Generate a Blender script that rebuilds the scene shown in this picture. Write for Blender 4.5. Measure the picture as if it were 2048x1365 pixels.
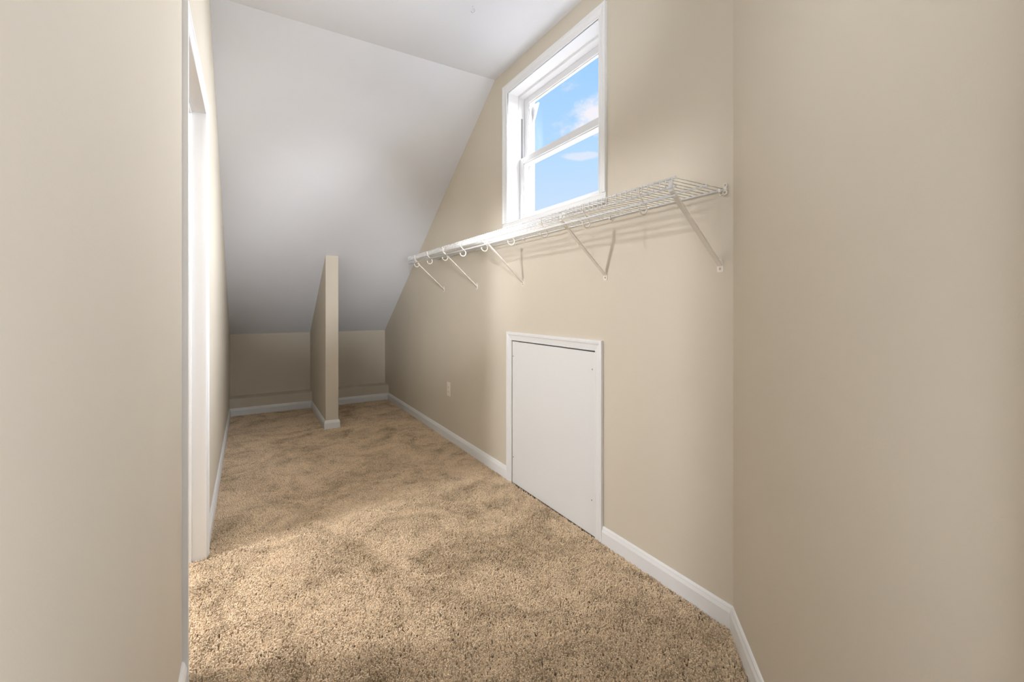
import bpy, bmesh, math, random
from mathutils import Vector, Matrix
random.seed(4)
for o in list(bpy.data.objects): bpy.data.objects.remove(o, do_unlink=True)
S = bpy.context.scene
C = S.collection

# ------------------------------------------------------------------ camera
F = 882.0; EYE = 1.15; YAW = math.atan(527 / F)
cam = bpy.data.cameras.new('camera'); co = bpy.data.objects.new('camera', cam); C.objects.link(co)
cam.sensor_width = 36.0; cam.lens = F / 2048 * 36.0
cam.shift_y = -(682.5 - 612.0) / 2048
cam.clip_start = 0.02; cam.clip_end = 500
co.location = (0, 0, EYE); co.rotation_euler = (math.pi / 2, 0, -YAW)
S.camera = co

# ------------------------------------------------------------------ view
S.view_settings.view_transform = 'Standard'; S.view_settings.look = 'None'
S.view_settings.exposure = 0.16; S.view_settings.gamma = 1.0
S.view_settings.use_curve_mapping = False

# ------------------------------------------------------------------ sky
W = bpy.data.worlds.new('sky'); S.world = W; W.use_nodes = True
nt = W.node_tree; N = nt.nodes; L = nt.links; N.clear()
def wn(t, **k):
    n = N.new(t)
    for a, b in k.items(): setattr(n, a, b)
    return n
out = wn('ShaderNodeOutputWorld'); bg = wn('ShaderNodeBackground'); L.new(bg.outputs[0], out.inputs[0])
tc = wn('ShaderNodeTexCoord'); sep = wn('ShaderNodeSeparateXYZ'); L.new(tc.outputs['Generated'], sep.inputs[0])
ramp = wn('ShaderNodeValToRGB'); L.new(sep.outputs[2], ramp.inputs[0])
e = ramp.color_ramp.elements
e[0].position = 0.0; e[0].color = (0.66, 0.76, 0.92, 1)
e[1].position = 1.0; e[1].color = (0.16, 0.42, 0.90, 1)
for p, c in ((0.19, (0.63, 0.77, 0.97, 1)), (0.33, (0.48, 0.72, 1.0, 1)), (0.50, (0.34, 0.62, 1.0, 1))):
    q = e.new(p); q.color = c
nz = wn('ShaderNodeTexNoise'); nz.inputs['Scale'].default_value = 9.0; nz.inputs['Detail'].default_value = 8
nz.inputs['Roughness'].default_value = 0.6
mp = wn('ShaderNodeMapping'); mp.inputs['Scale'].default_value = (1, 1, 1.7)
L.new(tc.outputs['Generated'], mp.inputs[0]); L.new(mp.outputs[0], nz.inputs['Vector'])
def math_(op, a, b=None, c=None):
    m = wn('ShaderNodeMath', operation=op)
    for i, v in enumerate((a, b, c)):
        if v is None: continue
        if isinstance(v, (int, float)): m.inputs[i].default_value = v
        else: L.new(v, m.inputs[i])
    return m.outputs[0]
def cloud(d, sx, sz, dens):
    # a fair-weather cloud: an elliptical bank around a sky direction, broken up by noise
    d = Vector(d).normalized(); r = d.cross(Vector((0, 0, 1))).normalized(); u = r.cross(d)
    def dot(v):
        n = wn('ShaderNodeVectorMath', operation='DOT_PRODUCT'); L.new(tc.outputs['Generated'], n.inputs[0]); n.inputs[1].default_value = v
        return n.outputs['Value']
    a = math_('DIVIDE', dot(r), sx); b = math_('DIVIDE', dot(u), sz)
    f = math_('GREATER_THAN', dot(d), 0)
    q = math_('SQRT', math_('ADD', math_('MULTIPLY', a, a), math_('MULTIPLY', b, b)))
    v = math_('ADD', math_('SUBTRACT', 1.0, q), math_('MULTIPLY', math_('SUBTRACT', nz.outputs[0], 0.5), 3.0))
    mr = wn('ShaderNodeMapRange', interpolation_type='SMOOTHSTEP'); L.new(v, mr.inputs[0])
    mr.inputs[1].default_value = 0.05; mr.inputs[2].default_value = 0.60; mr.inputs[4].default_value = dens
    return math_('MULTIPLY', mr.outputs[0], f)
def sky_dir(x, y):
    xc = (x - 1024) / F; up = (612 - y) / F; s, c = math.sin(YAW), math.cos(YAW)
    return (xc * c + s, -xc * s + c, up)
clouds = [cloud(sky_dir(1190, 220), 0.092, 0.062, 0.98), cloud(sky_dir(1158, 312), 0.046, 0.0095, 0.55)]
for k in range(14):      # the same kind of small clouds scattered round the rest of the sky
    az = math.radians(95 + k * 22 + random.uniform(-6, 6)); el = random.uniform(0.15, 0.6)
    clouds.append(cloud((math.sin(az), math.cos(az), el), random.uniform(0.04, 0.09), random.uniform(0.015, 0.03), random.uniform(0.5, 0.95)))
m = clouds[0]
for q in clouds[1:]: m = math_('MAXIMUM', m, q)
mx = wn('ShaderNodeMixRGB'); L.new(m, mx.inputs[0]); L.new(ramp.outputs[0], mx.inputs[1]); mx.inputs[2].default_value = (0.93, 0.90, 0.95, 1)
L.new(mx.outputs[0], bg.inputs[0]); bg.inputs[1].default_value = 0.94

# ------------------------------------------------------------------ lights
def light(name, typ, loc, energy, color=(1, 1, 1), to=None, **k):
    l = bpy.data.lights.new(name, typ); l.energy = energy; l.color = color
    for a, b in k.items(): setattr(l, a, b)
    o = bpy.data.objects.new(name, l); C.objects.link(o); o.location = loc
    if to is not None:
        o.rotation_euler = (Vector(to) - Vector(loc)).to_track_quat('-Z', 'Y').to_euler()
    return o
# hazy daylight that comes in at the window, from beyond the gable
light('sun', 'SUN', (12, 2.2, 7.8), 27.0, (0.97, 1.0, 1.10), to=(0, 2.3, 2.1), angle=math.radians(92))
light('window_fill', 'AREA', (4.08, 0.30, 3.60), 1000.0, (0.97, 1.0, 1.10), to=(1.48, 2.1, 2.1), shape='SQUARE', size=3.0)   # area fill added outside the window to brighten the left wall
# pendant lamp in the next room, shining through the doorway
light('pendant_light', 'POINT', (-1.42, 2.19, 2.16), 129.0, (0.98, 1.0, 1.06), shadow_soft_size=0.11)
# added fill just above the top of the picture: a point light plus uplight
light('near_fill', 'POINT', (0.46, 0.66, 1.90), 4.0, (0.95, 1.0, 1.10), shadow_soft_size=0.10)
light('bounce_fill', 'SPOT', (0.48, 0.60, 1.75), 36.0, (0.95, 1.0, 1.12), to=(1.05, 1.95, 2.73), spot_size=math.radians(70), spot_blend=1.0, shadow_soft_size=0.08)
# added fill lights beside the camera, two of them turned to the far end
light('camera_fill', 'POINT', (0.12, -0.12, 1.0), 13.5, (0.95, 1.0, 1.10), shadow_soft_size=0.15)
light('far_end_fill', 'SPOT', (-0.10, -0.30, 1.55), 285.0, (0.96, 1.0, 1.08), to=(1.44, 3.7, 1.25), spot_size=math.radians(24), spot_blend=1.0, shadow_soft_size=0.1)
light('far_end_fill', 'SPOT', (0.35, -0.40, 1.30), 270.0, (0.95, 1.0, 1.12), to=(0.60, 4.4, 1.68), spot_size=math.radians(26), spot_blend=1.0, shadow_soft_size=0.1)

# ------------------------------------------------------------------ materials
def mat(name, col, rough=0.5, metal=0.0, bump=0.0, bscale=200.0, var=0.0, vscale=3.0, spec=0.3):
    m = bpy.data.materials.new(name); m.use_nodes = True
    t = m.node_tree; b = t.nodes['Principled BSDF']
    b.inputs['Base Color'].default_value = (*col, 1); b.inputs['Roughness'].default_value = rough
    b.inputs['Metallic'].default_value = metal; b.inputs['Specular IOR Level'].default_value = spec
    tcn = t.nodes.new('ShaderNodeTexCoord')
    if bump:
        n = t.nodes.new('ShaderNodeTexNoise'); n.inputs['Scale'].default_value = bscale; n.inputs['Detail'].default_value = 4
        t.links.new(tcn.outputs['Object'], n.inputs['Vector'])
        bu = t.nodes.new('ShaderNodeBump'); bu.inputs['Strength'].default_value = bump; bu.inputs['Distance'].default_value = 0.002
        t.links.new(n.outputs[0], bu.inputs['Height']); t.links.new(bu.outputs[0], b.inputs['Normal'])
    if var:
        n = t.nodes.new('ShaderNodeTexNoise'); n.inputs['Scale'].default_value = vscale; n.inputs['Detail'].default_value = 3
        t.links.new(tcn.outputs['Object'], n.inputs['Vector'])
        r = t.nodes.new('ShaderNodeValToRGB')
        r.color_ramp.elements[0].position = 0.3; r.color_ramp.elements[1].position = 0.7
        r.color_ramp.elements[0].color = (*[v * (1 - var) for v in col], 1); r.color_ramp.elements[1].color = (*[min(1, v * (1 + var)) for v in col], 1)
        t.links.new(n.outputs[0], r.inputs[0]); t.links.new(r.outputs[0], b.inputs['Base Color'])
    return m
M_WALL = mat('beige_wall_paint', (0.68, 0.612, 0.50), 0.62, bump=0.12, bscale=160, var=0.012, vscale=2.5, spec=0.25)
M_CEIL = mat('ceiling_paint', (0.80, 0.805, 0.82), 0.8, bump=0.08, bscale=120, var=0.01, spec=0.15)
M_TRIM = mat('white_trim_paint', (0.86, 0.86, 0.85), 0.35, bump=0.03, bscale=60, spec=0.4)
M_PANEL = mat('white_panel_paint', (0.82, 0.82, 0.80), 0.45, bump=0.04, bscale=50)
M_VINYL = mat('white_vinyl', (0.78, 0.78, 0.78), 0.3, bump=0.01, bscale=40, spec=0.45)
M_WIRE = mat('white_coated_wire', (0.85, 0.85, 0.84), 0.35, bump=0.02, bscale=90, spec=0.45)
M_BRKT = mat('almond_coated_steel', (0.83, 0.77, 0.68), 0.4, bump=0.02, bscale=90, spec=0.4)
M_ALMOND = mat('almond_plastic', (0.90, 0.82, 0.70), 0.35, bump=0.01, bscale=60)
M_DARK = mat('dark_gap', (0.12, 0.115, 0.11), 0.8, bump=0.02, bscale=60)
M_SCREW = mat('screw_steel', (0.42, 0.40, 0.36), 0.35, metal=0.9, bump=0.02, bscale=300)
M_BACK = mat('carpet_backing', (0.20, 0.135, 0.075), 0.95, bump=0.3, bscale=300)
M_SLOT = mat('grey_track', (0.33, 0.33, 0.33), 0.6, bump=0.02, bscale=60)
def glass_mat():
    m = bpy.data.materials.new('window_glass'); m.use_nodes = True
    t = m.node_tree; t.nodes.clear()
    o = t.nodes.new('ShaderNodeOutputMaterial'); mix = t.nodes.new('ShaderNodeMixShader')
    tr = t.nodes.new('ShaderNodeBsdfTransparent'); gl = t.nodes.new('ShaderNodeBsdfGlossy'); lw = t.nodes.new('ShaderNodeLayerWeight')
    pw = t.nodes.new('ShaderNodeMath'); pw.operation = 'POWER'; pw.inputs[1].default_value = 5.0
    ma = t.nodes.new('ShaderNodeMath'); ma.operation = 'MULTIPLY_ADD'; ma.inputs[1].default_value = 0.5; ma.inputs[2].default_value = 0.008
    tr.inputs[0].default_value = (0.985, 0.99, 0.99, 1); gl.inputs['Roughness'].default_value = 0.02
    t.links.new(lw.outputs['Facing'], pw.inputs[0]); t.links.new(pw.outputs[0], ma.inputs[0]); t.links.new(ma.outputs[0], mix.inputs[0])
    t.links.new(tr.outputs[0], mix.inputs[1]); t.links.new(gl.outputs[0], mix.inputs[2])
    t.links.new(mix.outputs[0], o.inputs[0]); return m
M_GLASS = glass_mat()
def carpet_mat():
    m = bpy.data.materials.new('tan_carpet_yarn'); m.use_nodes = True
    t = m.node_tree; b = t.nodes['Principled BSDF']; b.inputs['Roughness'].default_value = 0.9
    b.inputs['Specular IOR Level'].default_value = 0.1
    b.inputs['Sheen Weight'].default_value = 0.12; b.inputs['Sheen Roughness'].default_value = 0.5
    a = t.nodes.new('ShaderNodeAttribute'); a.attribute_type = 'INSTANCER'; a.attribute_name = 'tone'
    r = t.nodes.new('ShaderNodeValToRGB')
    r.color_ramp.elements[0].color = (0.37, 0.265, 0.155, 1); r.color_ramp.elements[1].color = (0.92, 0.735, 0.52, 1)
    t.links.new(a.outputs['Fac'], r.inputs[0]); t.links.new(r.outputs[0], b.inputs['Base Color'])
    return m
M_YARN = carpet_mat()

# ------------------------------------------------------------------ helpers
def wloc(o):
    v = Vector(o.location)
    while o.parent is not None: o = o.parent; v += Vector(o.location)
    return v
def link(name, bm, m, parent=None, smooth=False, bevel=0.0):
    bmesh.ops.recalc_face_normals(bm, faces=bm.faces[:])
    if parent is not None: bmesh.ops.translate(bm, verts=bm.verts[:], vec=-wloc(parent))   # shapes are given in room coordinates
    me = bpy.data.meshes.new(name); bm.to_mesh(me); bm.free(); me.materials.append(m)
    if smooth:
        for p in me.polygons: p.use_smooth = True
    o = bpy.data.objects.new(name, me); C.objects.link(o)
    if parent is not None: o.parent = parent
    if bevel:
        b = o.modifiers.new('bevel', 'BEVEL'); b.width = bevel; b.segments = 2; b.limit_method = 'ANGLE'
    return o
def tag(o, label=None, cat=None, group=None, kind=None):
    if label: o['label'] = label
    if cat: o['category'] = cat
    if group: o['group'] = group
    if kind: o['kind'] = kind
    return o
def empty(name, loc, label, cat, group=None, kind=None):
    o = bpy.data.objects.new(name, None); C.objects.link(o); o.location = loc; o.empty_display_size = 0.05
    return tag(o, label, cat, group, kind)
def box(bm, x0, x1, y0, y1, z0, z1):
    v = [bm.verts.new(p) for p in ((x0, y0, z0), (x1, y0, z0), (x1, y1, z0), (x0, y1, z0), (x0, y0, z1), (x1, y0, z1), (x1, y1, z1), (x0, y1, z1))]
    for f in ((0, 3, 2, 1), (4, 5, 6, 7), (0, 1, 5, 4), (1, 2, 6, 5), (2, 3, 7, 6), (3, 0, 4, 7)): bm.faces.new([v[i] for i in f])
def prism(bm, poly, axis, a0, a1):
    # poly: 2D points; axis 'x' -> (y,z), 'z' -> (x,y), 'y' -> (x,z)
    def P(p, a): return {'x': (a, p[0], p[1]), 'z': (p[0], p[1], a), 'y': (p[0], a, p[1])}[axis]
    A = [bm.verts.new(P(p, a0)) for p in poly]; B = [bm.verts.new(P(p, a1)) for p in poly]; n = len(poly)
    bm.faces.new(A); bm.faces.new(B[::-1])
    for i in range(n): bm.faces.new((A[i], B[i], B[(i + 1) % n], A[(i + 1) % n]))
def tube(bm, pts, r, n=8, cap=True):
    pts = [Vector(p) for p in pts]; rings = []
    up = None
    for i, p in enumerate(pts):
        d = ((pts[min(i + 1, len(pts) - 1)] - pts[i]).normalized() + (pts[i] - pts[max(i - 1, 0)]).normalized()).normalized()
        if up is None: up = Vector((0, 0, 1)) if abs(d.z) < 0.9 else Vector((1, 0, 0))
        s = d.cross(up).normalized(); up = s.cross(d).normalized()
        rings.append([bm.verts.new(p + (s * math.cos(2 * math.pi * k / n) + up * math.sin(2 * math.pi * k / n)) * r) for k in range(n)])
    for a, b in zip(rings, rings[1:]):
        for k in range(n): bm.faces.new((a[k], a[(k + 1) % n], b[(k + 1) % n], b[k]))
    if cap: bm.faces.new(rings[0]); bm.faces.new(rings[-1][::-1])
def disc(bm, c, axis, r, h, n=12):
    c = Vector(c); axis = Vector(axis).normalized(); tube(bm, [c, c + axis * h], r, n)
def B(*a):
    bm = bmesh.new(); box(bm, *a); return bm
def offset_path(path, u):
    # 2D polyline offset to its left by u, mitred
    P = [Vector(p) for p in path]; R = []
    for i, p in enumerate(P):
        ns = []
        if i > 0: d = (P[i] - P[i - 1]).normalized(); ns.append(Vector((-d.y, d.x)))
        if i < len(P) - 1: d = (P[i + 1] - P[i]).normalized(); ns.append(Vector((-d.y, d.x)))
        if len(ns) == 1: R.append(p + ns[0] * u)
        else: R.append(p + (ns[0] + ns[1]) * (u / (1 + ns[0].dot(ns[1]))))
    return R
def sweep(profile, path, to3d, segs=None):
    # profile [(u, v)], u offsets the 2D path to its left; to3d(p2, v). one bmesh per path segment
    cols = [offset_path(path, u) for u, v in profile]
    res = []
    for i in range(len(path) - 1):
        bm = bmesh.new(); n = len(profile)
        A = [bm.verts.new(to3d(cols[k][i], profile[k][1])) for k in range(n)]
        Bv = [bm.verts.new(to3d(cols[k][i + 1], profile[k][1])) for k in range(n)]
        for k in range(n): bm.faces.new((A[k], A[(k + 1) % n], Bv[(k + 1) % n], Bv[k]))
        bm.faces.new(A); bm.faces.new(Bv[::-1]); res.append(bm)
    return res

# ------------------------------------------------------------------ dimensions
XR = 1.483; XL = -0.172; TH = 0.13            # wall faces, wall thickness
CZ = 2.7324; CT = 2.7146                      # flat ceiling height, where the slope starts
KT = 5.62; KZ = 0.842                         # knee wall
SL = (CZ - KZ) / (KT - CT)
FZ = -0.012                                   # carpet backing; the pile ends at z = 0
def slope_z(t): return CZ if t <= CT else CZ - (t - CT) * SL
CORNER = (XR, 0.945); AEND = (0.60, 0.009)    # angled wall
DT0, DT1, DZ = 1.703, 2.440, 2.025            # doorway
WT0, WT1, WZ0, WZ1 = 1.643, 2.533, 1.700, 2.565   # window
AT0, AT1, AZ = 1.668, 2.4785, 0.925           # hatch
PX0, PX1, PT = 0.617, 0.731, 4.423            # partition
LT, LZ = 5.440, 0.177                         # boxed ledge under the knee wall

# ------------------------------------------------------------------ shell
fl = B(-3.2, 2.6, -2.4, KT + 0.1, FZ - 0.1, FZ)
floor = tag(link('floor', fl, M_BACK), 'carpet backing under the tan pile', 'floor', kind='structure')

bm = bmesh.new()   # left wall with the doorway
j = 0.018
box(bm, XL - TH, XL, 0.25, DT0 - j, FZ, CZ); box(bm, XL - TH, XL, DT0 - j, DT1 + j, DZ + j, CZ); box(bm, XL - TH, XL, DT1 + j, KT + 0.1, FZ, CZ)
wall_left = tag(link('wall_left', bm, M_WALL), 'beige left wall with white cased doorway', 'wall', kind='structure')

bm = bmesh.new()   # right (gable) wall with window and hatch
def wcol(t0, t1, z0, z1=None):
    top0 = slope_z(t0) if z1 is None else z1; top1 = slope_z(t1) if z1 is None else z1
    prism(bm, [(t0, z0), (t1, z0), (t1, top1), (t0, top0)], 'x', XR, XR + TH + 0.02)
RO = 0.012                                    # rough opening round the jamb liner
wcol(CORNER[1], WT0 - RO, FZ)
wcol(WT0 - RO, AT0, FZ, WZ0 - RO)
wcol(AT0, AT1, AZ, WZ0 - RO)
wcol(AT1, WT1 + RO, FZ, WZ0 - RO)
wcol(WT0 - RO, WT1 + RO, WZ1 + RO, CZ)
wcol(WT1 + RO, CT, FZ); wcol(CT, KT + 0.1, FZ)
wall_right = tag(link('wall_right', bm, M_WALL), 'beige right wall with the window and low hatch', 'wall', kind='structure')

bm = bmesh.new()   # angled wall
dv = (Vector(AEND) - Vector(CORNER)).normalized(); nv = Vector((-dv.y, dv.x))   # outward side
if nv.x < 0: nv = -nv
c0 = Vector(CORNER); c1 = Vector(AEND)
prism(bm, [c0, c1, c1 + nv * TH, c0 + nv * TH + Vector((0.05, 0.05))], 'z', FZ, CZ)
wall_angled = tag(link('wall_angled', bm, M_WALL), 'beige angled wall in the right foreground', 'wall', kind='structure')

wall_far = tag(link('wall_far', B(XL, XR, KT, KT + 0.1, FZ, KZ + 0.06), M_WALL), 'low beige knee wall under the sloped ceiling', 'wall', kind='structure')
bm = bmesh.new(); box(bm, XL, PX0, LT, KT, FZ, LZ)
link('ledge', bm, M_WALL, wall_far, bevel=0.003)
bm = bmesh.new(); box(bm, PX1, XR, LT, KT, FZ, LZ)
link('ledge', bm, M_WALL, wall_far, bevel=0.003)

bm = bmesh.new()   # partition that dies into the slope
prism(bm, [(PT, FZ), (KT, FZ), (KT, slope_z(KT) + 0.01), (PT, slope_z(PT) + 0.01)], 'x', PX0, PX1)
tag(link('wall_partition', bm, M_WALL, bevel=0.004), 'narrow beige partition dying into the sloped ceiling', 'wall', kind='structure')

bm = bmesh.new()
prism(bm, [(-3.2, -2.4), (2.6, -2.4), (2.6, 0.10), (XR + TH + 0.02, 0.10), (XR + TH + 0.02, CT), (XL - TH, CT), (XL - TH, 4.4), (-3.2, 4.4)], 'z', CZ, CZ + 0.12)
ceiling = tag(link('ceiling', bm, M_CEIL), 'flat white ceiling', 'ceiling', kind='structure')
bm = bmesh.new()
prism(bm, [(CT, CZ), (KT + 0.1, slope_z(KT + 0.1)), (KT + 0.1, slope_z(KT + 0.1) + 0.14), (CT, CZ + 0.12)], 'x', XL - TH, XR + TH + 0.02)
link('sloped_panel', bm, M_CEIL, ceiling)

# next room beyond the doorway, and the landing behind the camera
bm = bmesh.new()
box(bm, -3.2, -3.1, 0.25, 4.4, FZ, CZ); box(bm, -3.2, XL - TH, 4.3, 4.4, FZ, CZ); box(bm, -3.1, XL - TH, 0.25, 0.35, FZ, CZ)
tag(link('wall_next_room', bm, M_WALL), 'beige walls of the next room beyond the doorway', 'wall', kind='structure')
bm = bmesh.new()
box(bm, -1.7, -1.6, -2.4, 0.25, FZ, CZ); box(bm, 2.5, 2.6, -2.4, 0.1, FZ, CZ); box(bm, -1.7, 2.6, -2.4, -2.3, FZ, CZ)
box(bm, -1.7, XL, 0.13, 0.25, FZ, CZ); box(bm, 0.61, 2.6, -0.02, 0.10, FZ, CZ)
tag(link('wall_landing', bm, M_WALL), 'beige walls of the landing behind the camera', 'wall', kind='structure')

# ------------------------------------------------------------------ baseboards
BB = [(0, FZ), (0.013, FZ), (0.013, 0.054), (0.0115, 0.058), (0.0085, 0.066), (0.0075, 0.071), (0.0045, 0.076), (0, 0.078)]
def base_run(path, names):
    for bmx, nm in zip(sweep(BB, path, lambda p, v: (p.x, p.y, v)), names):
        tag(link(nm[0], bmx, M_TRIM), nm[1], 'baseboard', kind='structure')
CW = 0.054
# path runs with the room on its left
base_run([(XL, DT0 - CW + 0.004), (XL, 0.27)], [('baseboard_left', 'white baseboard end by the near side of the door casing')])
base_run([AEND, CORNER, (XR, AT0 - CW)], [('baseboard_angled', 'white baseboard along the angled foreground wall'),
         ('baseboard_right', 'white baseboard between the corner and the hatch')])
base_run([(XR, AT1 + CW), (XR, LT), (PX1, LT), (PX1, PT), (PX0, PT), (PX0, LT), (XL, LT), (XL, DT1 + CW - 0.004)], [
    ('baseboard_right', 'white baseboard between the hatch and the knee wall'),
    ('baseboard_far', 'white baseboard right of the partition under the knee wall'),
    ('baseboard_partition', 'white baseboard on the right side of the partition'),
    ('baseboard_partition', 'short white baseboard across the end of the partition'),
    ('baseboard_partition', 'white baseboard on the left side of the partition'),
    ('baseboard_far', 'white baseboard left of the partition under the knee wall'),
    ('baseboard_left', 'white baseboard along the left wall past the doorway')])

# ------------------------------------------------------------------ casings
CAS = [(0, 0), (0, 0.0068), (0.003, 0.0085), (0.007, 0.0088), (0.0085, 0.0074), (0.011, 0.0088), (0.020, 0.0098), (0.030, 0.0112),
       (0.036, 0.0135), (0.039, 0.0155), (0.041, 0.0145), (0.0425, 0.0160), (0.052, 0.0160), (0.054, 0.0150), (0.054, 0)]
def casing(path, to3d, parent, names=None):
    for bmx in sweep(CAS, path, to3d): link('casing', bmx, M_TRIM, parent)

# doorway in the left wall
trim1 = empty('trim_1', (XL, (DT0 + DT1) / 2, 0), 'white door casing and jamb in the left wall', 'trim', kind='structure')
# (t, z) path; left side must be away from the opening
casing([(DT0, FZ), (DT0, DZ), (DT1, DZ), (DT1, FZ)], lambda p, v: (XL + v, p.x, p.y), trim1)
casing([(DT0, FZ), (DT0, DZ), (DT1, DZ), (DT1, FZ)], lambda p, v: (XL - TH - v, p.x, p.y), trim1)
link('jamb', B(XL - TH, XL, DT0 - j, DT0, FZ, DZ), M_TRIM, trim1)
link('jamb', B(XL - TH, XL, DT1, DT1 + j, FZ, DZ), M_TRIM, trim1)
link('jamb', B(XL - TH, XL, DT0 - j, DT1 + j, DZ, DZ + j), M_TRIM, trim1)
SX0, SX1, SD = XL - 0.082, XL - 0.047, 0.011
link('door_stop', B(SX0, SX1, DT0, DT0 + SD, FZ, DZ), M_TRIM, trim1, bevel=0.002)
link('door_stop', B(SX0, SX1, DT1 - SD, DT1, FZ, DZ), M_TRIM, trim1, bevel=0.002)
link('door_stop', B(SX0, SX1, DT0 + SD, DT1 - SD, DZ - SD, DZ), M_TRIM, trim1, bevel=0.002)

# hatch casing in the right wall
trim2 = empty('trim_2', (XR, (AT0 + AT1) / 2, 0), 'white casing round the low hatch', 'trim', kind='structure')
casing([(AT0, FZ), (AT0, AZ), (AT1, AZ), (AT1, FZ)], lambda p, v: (XR - v, p.x, p.y), trim2)
link('backing', B(XR + 0.05, XR + 0.06, AT0, AT1, FZ, AZ), M_DARK, trim2)

# ------------------------------------------------------------------ hatch panel
hatch = empty('access_panel', (XR, (AT0 + AT1) / 2, 0), 'plain white hatch panel low in the beige right wall', 'hatch')
link('panel', B(XR - 0.001, XR + 0.017, AT0 + 0.003, AT1 - 0.004, -0.004, AZ - 0.007), M_PANEL, hatch, bevel=0.001)
def screw_bm(p, ax, r=0.0035):
    bm = bmesh.new(); ax = Vector(ax); p = Vector(p)
    tube(bm, [p, p + ax * 0.0012, p + ax * 0.0022], r, 10)
    for v in bm.verts:
        if (v.co - p).dot(ax) > 0.002: v.co = p + ax * 0.0022 + (v.co - p - ax * 0.0022) * 0.6
    return bm
for t, z in ((AT1 - 0.015, 0.822), (AT0 + 0.026, 0.831), (AT1 - 0.015, 0.165), (AT0 + 0.030, 0.172)):
    s = link('screw', screw_bm((XR - 0.001, t, z), (-1, 0, 0), 0.0042), M_SCREW, hatch, smooth=False)

# ------------------------------------------------------------------ window
win = empty('window_1', (XR, (WT0 + WT1) / 2, WZ0), 'white double-hung window above the wire shelf', 'window', kind='structure')
casing([(WT0, WZ0), (WT0, WZ1), (WT1, WZ1), (WT1, WZ0), (WT0, WZ0)][:-1], lambda p, v: (XR - v, p.x, p.y), win)
bmx = sweep(CAS, [(WT1 + CW, WZ0), (WT0 - CW, WZ0)], lambda p, v: (XR - v, p.x, p.y))[0]
link('casing', bmx, M_TRIM, win)
JX = XR + 0.080; FX = XR + 0.175   # jamb liner depth, outer frame depth
for a in ((XR - 0.004, JX, WT0 - 0.012, WT0, WZ0 - 0.012, WZ1 + 0.012), (XR - 0.004, JX, WT1, WT1 + 0.012, WZ0 - 0.012, WZ1 + 0.012)):
    link('jamb_liner', B(*a), M_TRIM, win)
link('jamb_liner', B(XR - 0.004, JX, WT0, WT1, WZ1, WZ1 + 0.012), M_TRIM, win)
link('sill', B(XR - 0.004, JX, WT0, WT1, WZ0 - 0.012, WZ0), M_TRIM, win)
# vinyl frame
g = 0.016
link('frame', B(JX, FX, WT0 - 0.012, WT0 + g, WZ0 - 0.012, WZ1 + 0.012), M_VINYL, win, bevel=0.002)
link('frame', B(JX, FX, WT1 - g + 0.012, WT1 + 0.012, WZ0 - 0.012, WZ1 + 0.012), M_VINYL, win, bevel=0.002)
link('frame', B(JX, FX, WT0 + g, WT1 - g + 0.012, WZ1 - g, WZ1 + 0.012), M_VINYL, win, bevel=0.002)
link('frame', B(JX, FX, WT0 + g, WT1 - g + 0.012, WZ0 - 0.012, WZ0 + 0.010), M_VINYL, win, bevel=0.002)
FL = WT1 - g + 0.012; FR = WT0 + g
MZ = 2.140                          # top of the meeting rail
def sash(name, x0, x1, z0, z1, st, top, bot):
    s = bpy.data.objects.new(name, None); C.objects.link(s); s.parent = win; s.empty_display_size = 0.05
    s.location = (x0 - win.location.x, 0, z0 - win.location.z)
    def part(nm, bm, m, bev=0.0):
        return link(nm, bm, m, s, bevel=bev)
    part('stile', B(x0, x1, FL - st, FL - 0.001, z0, z1), M_VINYL, 0.003)
    part('stile', B(x0, x1, FR + 0.001, FR + st, z0, z1), M_VINYL, 0.003)
    part('rail', B(x0, x1, FR + st, FL - st, z1 - top, z1), M_VINYL, 0.003)
    part('rail', B(x0, x1, FR + st, FL - st, z0, z0 + bot), M_VINYL, 0.003)
    xm = (x0 + x1) / 2
    b = 0.007                      # glazing bead
    bm = bmesh.new()
    for a in ((FL - st - b, FL - st, z0 + bot, z1 - top), (FR + st, FR + st + b, z0 + bot, z1 - top)): box(bm, x0 + 0.006, x1 - 0.004, *a)
    for a in ((z1 - top - b, z1 - top), (z0 + bot, z0 + bot + b)): box(bm, x0 + 0.006, x1 - 0.004, FR + st + b, FL - st - b, *a)
    part('glazing_bead', bm, M_VINYL)
    part('pane', B(xm - 0.002, xm + 0.002, FR + st + 0.001, FL - st - 0.001, z0 + bot + 0.001, z1 - top - 0.001), M_GLASS)
    return s
sash('lower_sash', JX + 0.010, JX + 0.040, WZ0 + 0.010, MZ, 0.042, 0.042, 0.040)
sash('upper_sash', JX + 0.045, JX + 0.072, MZ - 0.045, WZ1 - g, 0.050, 0.040, 0.045)
link('track_slot', B(JX + 0.018, JX + 0.032, FL - 0.0012, FL - 0.0002, MZ + 0.002, MZ + 0.275), M_SLOT, win)
bm = bmesh.new()    # exterior screen frame with its corner gusset
gx0, gx1 = JX + 0.078, JX + 0.088
box(bm, gx0, gx1, FL - 0.062, FL - 0.001, WZ0 + 0.010, WZ1 - g); box(bm, gx0, gx1, FR + 0.001, FR + 0.050, WZ0 + 0.010, WZ1 - g)
link('screen_frame', bm, M_VINYL, win)
bm = bmesh.new(); cz = WZ1 - g - 0.055
prism(bm, [(FL - 0.060, cz), (FL - 0.060, cz - 0.105), (FL - 0.118, cz)], 'x', gx0, gx1)
link('corner_gusset', bm, M_VINYL, win)

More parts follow.
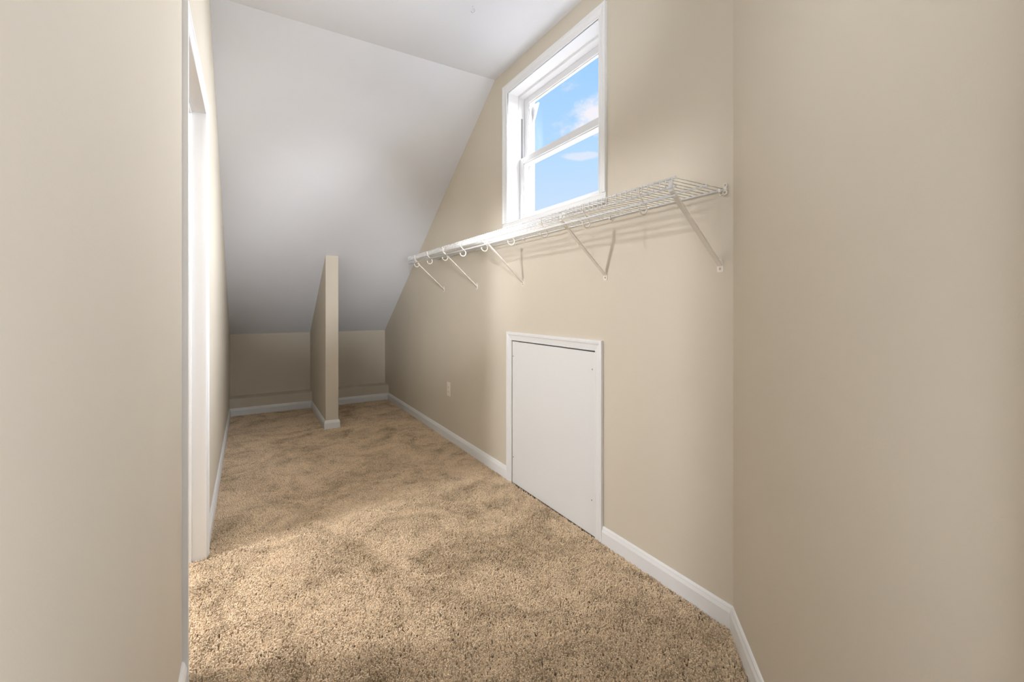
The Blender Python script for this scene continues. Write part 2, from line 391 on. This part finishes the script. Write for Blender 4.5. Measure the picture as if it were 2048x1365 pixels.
# ------------------------------------------------------------------ wire shelf
SZ = 1.5735; SXF = 1.206; SXB = XR - 0.010; ST0, ST1 = 0.978, 3.786
shelf = empty('wire_shelf', (SXB, ST0, SZ), 'long white wire closet shelf running along the wall below the window', 'shelf')
def rod(name, x, z, r, t0=ST0, t1=ST1):
    bm = bmesh.new(); tube(bm, [(x, t0, z), (x, t1, z)], r, 10); return link(name, bm, M_WIRE, shelf, smooth=True)
rod('back_rail', SXB, SZ - 0.004, 0.0034)
rod('middle_rail', 1.372, SZ - 0.0045, 0.0030)
rod('front_rail', SXF, SZ, 0.0034)
rod('lip_rail', SXF + 0.0015, SZ - 0.0295, 0.0034)
rod('hang_rail', SXF + 0.003, SZ - 0.0585, 0.0038)
bm = bmesh.new()
r_ = 0.0016
tube(bm, [(SXB, 0, SZ), (SXF + 0.004, 0, SZ + 0.0025), (SXF - 0.001, 0, SZ + 0.0035), (SXF - 0.0045, 0, SZ + 0.001), (SXF - 0.0045, 0, SZ - 0.030)], r_, 6)
bmesh.ops.translate(bm, verts=bm.verts[:], vec=(-SXB, 0, -SZ))
w0 = link('deck_wire', bm, M_WIRE, None, smooth=True)
n = int((ST1 - ST0) / 0.0259)
for k in range(n + 1):
    o = w0 if k == 0 else w0.copy()
    if k: C.objects.link(o)
    o.parent = shelf; o.location = (0, 0.002 + k * (ST1 - ST0 - 0.004) / n, 0)
# wall clips on the back rail
def clip_bm(t):
    bm = bmesh.new()
    box(bm, SXB - 0.007, XR, t - 0.005, t + 0.005, SZ - 0.012, SZ + 0.004)
    disc(bm, (XR - 0.0005, t, SZ - 0.014), (-1, 0, 0), 0.0085, 0.005, 12)
    return bm
for t in (2.985, 2.328, 1.556, ST0 + 0.01):
    cl = link('wall_clip', clip_bm(t), M_BRKT, shelf, bevel=0.0008)
    q = link('clip_screw', screw_bm((XR - 0.0055, t, SZ - 0.014), (-1, 0, 0), 0.0042), M_SCREW, cl)
bm = bmesh.new()     # wall anchor at the near end
t = ST0 - 0.006
disc(bm, (XR - 0.0005, t, SZ + 0.012), (-1, 0, 0), 0.0085, 0.006, 14); disc(bm, (XR - 0.0005, t, SZ - 0.014), (-1, 0, 0), 0.0095, 0.008, 14)
box(bm, XR - 0.012, XR, t - 0.009, t + 0.002, SZ - 0.006, SZ + 0.003)
ea = link('end_anchor', bm, M_BRKT, shelf, bevel=0.0008)
link('anchor_screw', screw_bm((XR - 0.0065, t, SZ + 0.012), (-1, 0, 0), 0.0045), M_SCREW, ea)
link('anchor_screw', screw_bm((XR - 0.0085, t, SZ - 0.014), (-1, 0, 0), 0.0045), M_SCREW, ea)
for x in (1.372, SXF):
    bm = bmesh.new(); disc(bm, (x, ST0 - 0.001, SZ - (0.0045 if x > 1.3 else 0)), (0, -1, 0), 0.0048, 0.008, 12); link('end_cap', bm, M_WIRE, shelf, smooth=False)
for z, x in ((SZ - 0.0295, SXF + 0.0015), (SZ - 0.0585, SXF + 0.003)):
    bm = bmesh.new(); disc(bm, (x, ST0 - 0.001, z), (0, -1, 0), 0.0050, 0.007, 12); link('end_cap', bm, M_WIRE, shelf, smooth=False)

# ------------------------------------------------------------------ diagonal brackets
FZT = 1.286      # screw height of the feet
BR = [(0.994, 'nearest the angled wall'), (1.600, 'below the near edge of the window'), (2.346, 'above the hatch, third from the right'),
      (3.000, 'second from the far left end'), (3.655, 'at the far left end of the shelf')]
def make_bracket():
    b = empty('shelf_bracket', (XR, 0, FZT), 'x', 'bracket', 'diagonal brackets under the wire shelf')
    hw = 0.0125
    # foot plate
    bm = bmesh.new()
    pts = [(-hw, -0.010)] + [(-hw + 0.002 * 0 + hw * (1 - math.cos(a)), -0.010 - 0.003 * math.sin(a)) for a in [math.pi * k / 6 for k in range(1, 6)]] + [(hw, -0.010), (hw, 0.012), (hw * 0.92, 0.024), (hw * 0.66, 0.036), (-hw * 0.66, 0.036), (-hw * 0.92, 0.024), (-hw, 0.012)]
    prism(bm, [(p[0], FZT + p[1]) for p in pts], 'x', XR - 0.0025, XR)
    link('foot_plate', bm, M_BRKT, b)
    link('screw', screw_bm((XR - 0.0025, 0, FZT), (-1, 0, 0), 0.0045), M_SCREW, b)
    # strut: shallow channel
    A = Vector((XR - 0.004, 0, FZT + 0.009)); T = Vector((SXF + 0.0078, 0, SZ - 0.040))
    d = (T - A).normalized(); nrm = Vector((-d.z, 0, d.x))
    if nrm.z < 0: nrm = -nrm
    prof = [(-0.009, 0), (0.009, 0), (0.009, 0.006), (0.0075, 0.006), (0.0075, 0.0018), (-0.0075, 0.0018), (-0.0075, 0.006), (-0.009, 0.006)]
    bm = bmesh.new()
    R0 = [bm.verts.new(A + Vector((0, y, 0)) + nrm * q) for y, q in prof]; R1 = [bm.verts.new(T + Vector((0, y, 0)) + nrm * q) for y, q in prof]
    for k in range(len(prof)): bm.faces.new((R0[k], R0[(k + 1) % 8], R1[(k + 1) % 8], R1[k]))
    bm.faces.new(R0); bm.faces.new(R1[::-1])
    link('strut', bm, M_BRKT, b)
    bm = bmesh.new()
    prism(bm, [(SXF + 0.0056, SZ - 0.041), (SXF + 0.0078, SZ - 0.041), (SXF + 0.0078, SZ - 0.0022), (SXF + 0.0056, SZ - 0.0022)], 'y', -0.009, 0.009)
    link('lip_clasp', bm, M_WIRE, b)
    return b
def dup(root, loc, label):
    r = root.copy(); C.objects.link(r); r.location = loc; r['label'] = label
    for ch in root.children:
        c = ch.copy(); C.objects.link(c); c.parent = r
    return r
b0 = make_bracket()
for k, (t, where) in enumerate(BR):
    lb = 'white diagonal bracket under the wire shelf, ' + where
    if k == 0: b0.location = (XR, t, FZT); b0['label'] = lb
    else: dup(b0, (XR, t, FZT), lb)

# ------------------------------------------------------------------ rod hooks
HK = [1.121, 1.430, 1.738, 2.050, 2.361, 2.671, 2.982, 3.293, 3.604]
HW = ['nearest the angled wall', 'second from the right end', 'third from the right end', 'fourth from the right end', 'middle one of nine',
      'fourth from the far left end', 'third from the far left end', 'second from the far left end', 'at the far left end']
def make_hook():
    h = empty('rod_hook', (SXF, 0, SZ), 'x', 'hook', 'rod hooks under the wire shelf')
    R = 0.0205; cx = SXF + 0.012; cz = SZ - 0.0745
    pts = [(SXF - 0.0065, 0, SZ + 0.001), (SXF - 0.0065, 0, SZ - 0.028), (SXF + 0.004, 0, SZ - 0.040), (SXF + 0.020, 0, SZ - 0.055)]
    for k in range(13):
        a = math.radians(30 - 215 * k / 12)
        pts.append((cx + R * math.cos(a), 0, cz + R * math.sin(a)))
    bm = bmesh.new(); tube(bm, pts, 0.0030, 8)
    link('hook_wire', bm, M_BRKT, h, smooth=True)
    return h
h0 = make_hook()
for k, t in enumerate(HK):
    lb = 'white wire rod hook hanging under the shelf, ' + HW[k]
    if k == 0: h0.location = (SXF, t, SZ); h0['label'] = lb
    else: dup(h0, (SXF, t, SZ), lb)

# ------------------------------------------------------------------ outlet
OT, OZ = 3.535, 0.432
outlet = empty('wall_outlet', (XR, OT, OZ), 'almond duplex outlet low on the right wall left of the hatch', 'outlet')
bm = bmesh.new(); box(bm, XR - 0.006, XR, OT - 0.038, OT + 0.038, OZ - 0.060, OZ + 0.060); link('cover_plate', bm, M_ALMOND, outlet, bevel=0.003)
for dz in (-0.021, 0.021):
    bm = bmesh.new()
    pts = [(OT + 0.017 * math.cos(a), OZ + dz + max(-0.0125, min(0.0125, 0.017 * math.sin(a)))) for a in [2 * math.pi * k / 20 for k in range(20)]]
    prism(bm, pts, 'x', XR - 0.0085, XR - 0.004)
    rc = link('receptacle', bm, M_ALMOND, outlet)
    bm = bmesh.new()
    box(bm, XR - 0.0089, XR - 0.0084, OT - 0.0075, OT - 0.005, OZ + dz - 0.003, OZ + dz + 0.005); box(bm, XR - 0.0089, XR - 0.0084, OT + 0.005, OT + 0.0075, OZ + dz - 0.003, OZ + dz + 0.005)
    disc(bm, (XR - 0.0084, OT, OZ + dz - 0.008), (-1, 0, 0), 0.0024, 0.0005, 8)
    link('slots', bm, M_DARK, rc)
link('screw', screw_bm((XR - 0.006, OT, OZ), (-1, 0, 0), 0.003), M_ALMOND, outlet)

# ------------------------------------------------------------------ ceiling hook
HX, HT = 1.018, 2.105
chook = empty('ceiling_hook', (HX, HT, CZ), 'small white cup hook screwed into the flat ceiling', 'hook')
bm = bmesh.new()
pts = [(HX, HT, CZ), (HX, HT, CZ - 0.012)]
ca, sa = math.cos(-0.9), math.sin(-0.9)
for k in range(12):
    a = math.radians(95 - 270 * k / 11); rr = 0.0105
    q = (rr * math.cos(a), rr * math.sin(a)); pts.append((HX + q[0] * ca, HT + q[0] * sa, CZ - 0.0235 + q[1]))
tube(bm, pts, 0.0013, 8); link('hook_wire', bm, M_VINYL, chook, smooth=True)
bm = bmesh.new(); disc(bm, (HX, HT, CZ), (0, 0, -1), 0.005, 0.0022, 12); link('collar', bm, M_VINYL, chook)

# ------------------------------------------------------------------ carpet pile
def carpet():
    bm = bmesh.new()
    B_ = 0.013
    def quad(x0, x1, t0, t1): bm.faces.new([bm.verts.new((x, t, FZ)) for x, t in ((x0, t0), (x1, t0), (x1, t1), (x0, t1))])
    quad(XL + B_, PX0 - B_, DT1 + 0.06, LT - B_); quad(PX1 + B_, XR - B_, DT1 + 0.06, LT - B_); quad(PX0 - B_, PX1 + B_, DT1 + 0.06, PT - B_)
    quad(XL, XR - B_, 1.68, DT1 + 0.06); quad(XL - TH, XL, DT0, DT1); quad(XL - TH - 1.2, XL - TH, 1.3, 3.3)
    quad(XL + B_, XR - B_, CORNER[1], 1.68)
    bm.faces.new([bm.verts.new((x, t, FZ)) for x, t in ((XL + B_, 0.55), (AEND[0] + 0.51 - 0.018, 0.55), (XR - 0.018, CORNER[1]), (XL + B_, CORNER[1]))])
    me = bpy.data.meshes.new('carpet_pile'); bm.to_mesh(me); bm.free()
    o = bpy.data.objects.new('carpet_pile', me); C.objects.link(o)
    tag(o, 'tan cut-pile carpet covering the floor', 'carpet', kind='stuff')
    g = bpy.data.node_groups.new('carpet_tufts', 'GeometryNodeTree')
    g.interface.new_socket('Geometry', in_out='INPUT', socket_type='NodeSocketGeometry')
    g.interface.new_socket('Geometry', in_out='OUTPUT', socket_type='NodeSocketGeometry')
    n = g.nodes.new; l = g.links.new
    gi = n('NodeGroupInput'); go = n('NodeGroupOutput')
    dp = n('GeometryNodeDistributePointsOnFaces'); dp.inputs['Density'].default_value = 46000
    l(gi.outputs[0], dp.inputs['Mesh'])
    cone = n('GeometryNodeMeshCone'); cone.fill_type = 'NGON'
    cone.inputs['Vertices'].default_value = 5; cone.inputs['Radius Top'].default_value = 0.0021; cone.inputs['Radius Bottom'].default_value = 0.0030; cone.inputs['Depth'].default_value = 0.0135
    sm = n('GeometryNodeSetMaterial'); sm.inputs['Material'].default_value = M_YARN; l(cone.outputs['Mesh'], sm.inputs[0])
    ip = n('GeometryNodeInstanceOnPoints'); l(dp.outputs['Points'], ip.inputs['Points']); l(sm.outputs[0], ip.inputs['Instance'])
    pos = n('GeometryNodeInputPosition')
    pm = n('ShaderNodeVectorMath'); pm.operation = 'ADD'; pm.inputs[1].default_value = (-16.608, 8.910, 0); l(pos.outputs[0], pm.inputs[0]); place = pm.outputs[0]  # offset puts the dark patches where the carpet lies in shade
    def noise(scale, detail, rough=0.5, dist=0.0):
        q = n('ShaderNodeTexNoise'); q.inputs['Scale'].default_value = scale; q.inputs['Detail'].default_value = detail
        q.inputs['Roughness'].default_value = rough; q.inputs['Distortion'].default_value = dist
        l(place, q.inputs['Vector']); return q
    def vm(op, a, b):
        q = n('ShaderNodeVectorMath'); q.operation = op
        for i, v in enumerate((a, b)):
            if isinstance(v, tuple): q.inputs[i].default_value = v
            else: l(v, q.inputs[i])
        return q.outputs[0]
    # nap: the way the pile lies, brushed by feet and the vacuum cleaner
    n1 = noise(3.2, 4, 0.62, 0.6); n2 = noise(26, 2)
    nap = vm('MULTIPLY', vm('SUBTRACT', n1.outputs['Color'], (0.5, 0.5, 0.5)), (3.2, 3.2, 0))
    fine = vm('MULTIPLY', vm('SUBTRACT', n2.outputs['Color'], (0.5, 0.5, 0.5)), (1.3, 1.3, 0))
    rv = n('FunctionNodeRandomValue'); rv.data_type = 'FLOAT_VECTOR'
    rv.inputs[0].default_value = (-0.38, -0.38, 0); rv.inputs[1].default_value = (0.38, 0.38, 6.28)
    rot = vm('ADD', vm('ADD', nap, fine), rv.outputs[0])
    l(rot, ip.inputs['Rotation'])
    rs = n('FunctionNodeRandomValue'); rs.data_type = 'FLOAT_VECTOR'; rs.inputs[0].default_value = (0.75, 0.75, 0.80); rs.inputs[1].default_value = (1.25, 1.25, 1.1); rs.inputs['Seed'].default_value = 3
    l(rs.outputs[0], ip.inputs['Scale'])
    st = n('GeometryNodeStoreNamedAttribute'); st.domain = 'INSTANCE'; st.data_type = 'FLOAT'; st.inputs['Name'].default_value = 'tone'
    rt = n('FunctionNodeRandomValue'); rt.data_type = 'FLOAT'; rt.inputs[2].default_value = 0.40; rt.inputs[3].default_value = 0.95; rt.inputs['Seed'].default_value = 9
        # patches of crushed pile; nap shading and carpet shade put into the tone
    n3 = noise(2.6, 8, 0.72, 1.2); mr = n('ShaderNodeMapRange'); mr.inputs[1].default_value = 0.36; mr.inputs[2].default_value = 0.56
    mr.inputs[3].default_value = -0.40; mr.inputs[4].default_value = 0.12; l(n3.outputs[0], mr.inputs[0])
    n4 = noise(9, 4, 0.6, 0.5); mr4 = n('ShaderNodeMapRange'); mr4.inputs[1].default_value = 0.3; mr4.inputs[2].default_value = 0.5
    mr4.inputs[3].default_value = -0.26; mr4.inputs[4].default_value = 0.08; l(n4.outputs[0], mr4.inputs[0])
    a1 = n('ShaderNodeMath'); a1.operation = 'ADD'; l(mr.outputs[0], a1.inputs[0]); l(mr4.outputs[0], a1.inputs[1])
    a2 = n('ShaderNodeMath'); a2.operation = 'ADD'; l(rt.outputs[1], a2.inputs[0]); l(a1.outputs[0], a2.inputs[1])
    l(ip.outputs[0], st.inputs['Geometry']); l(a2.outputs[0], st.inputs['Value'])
    l(st.outputs[0], go.inputs[0])
    md = o.modifiers.new('tufts', 'NODES'); md.node_group = g
    return o
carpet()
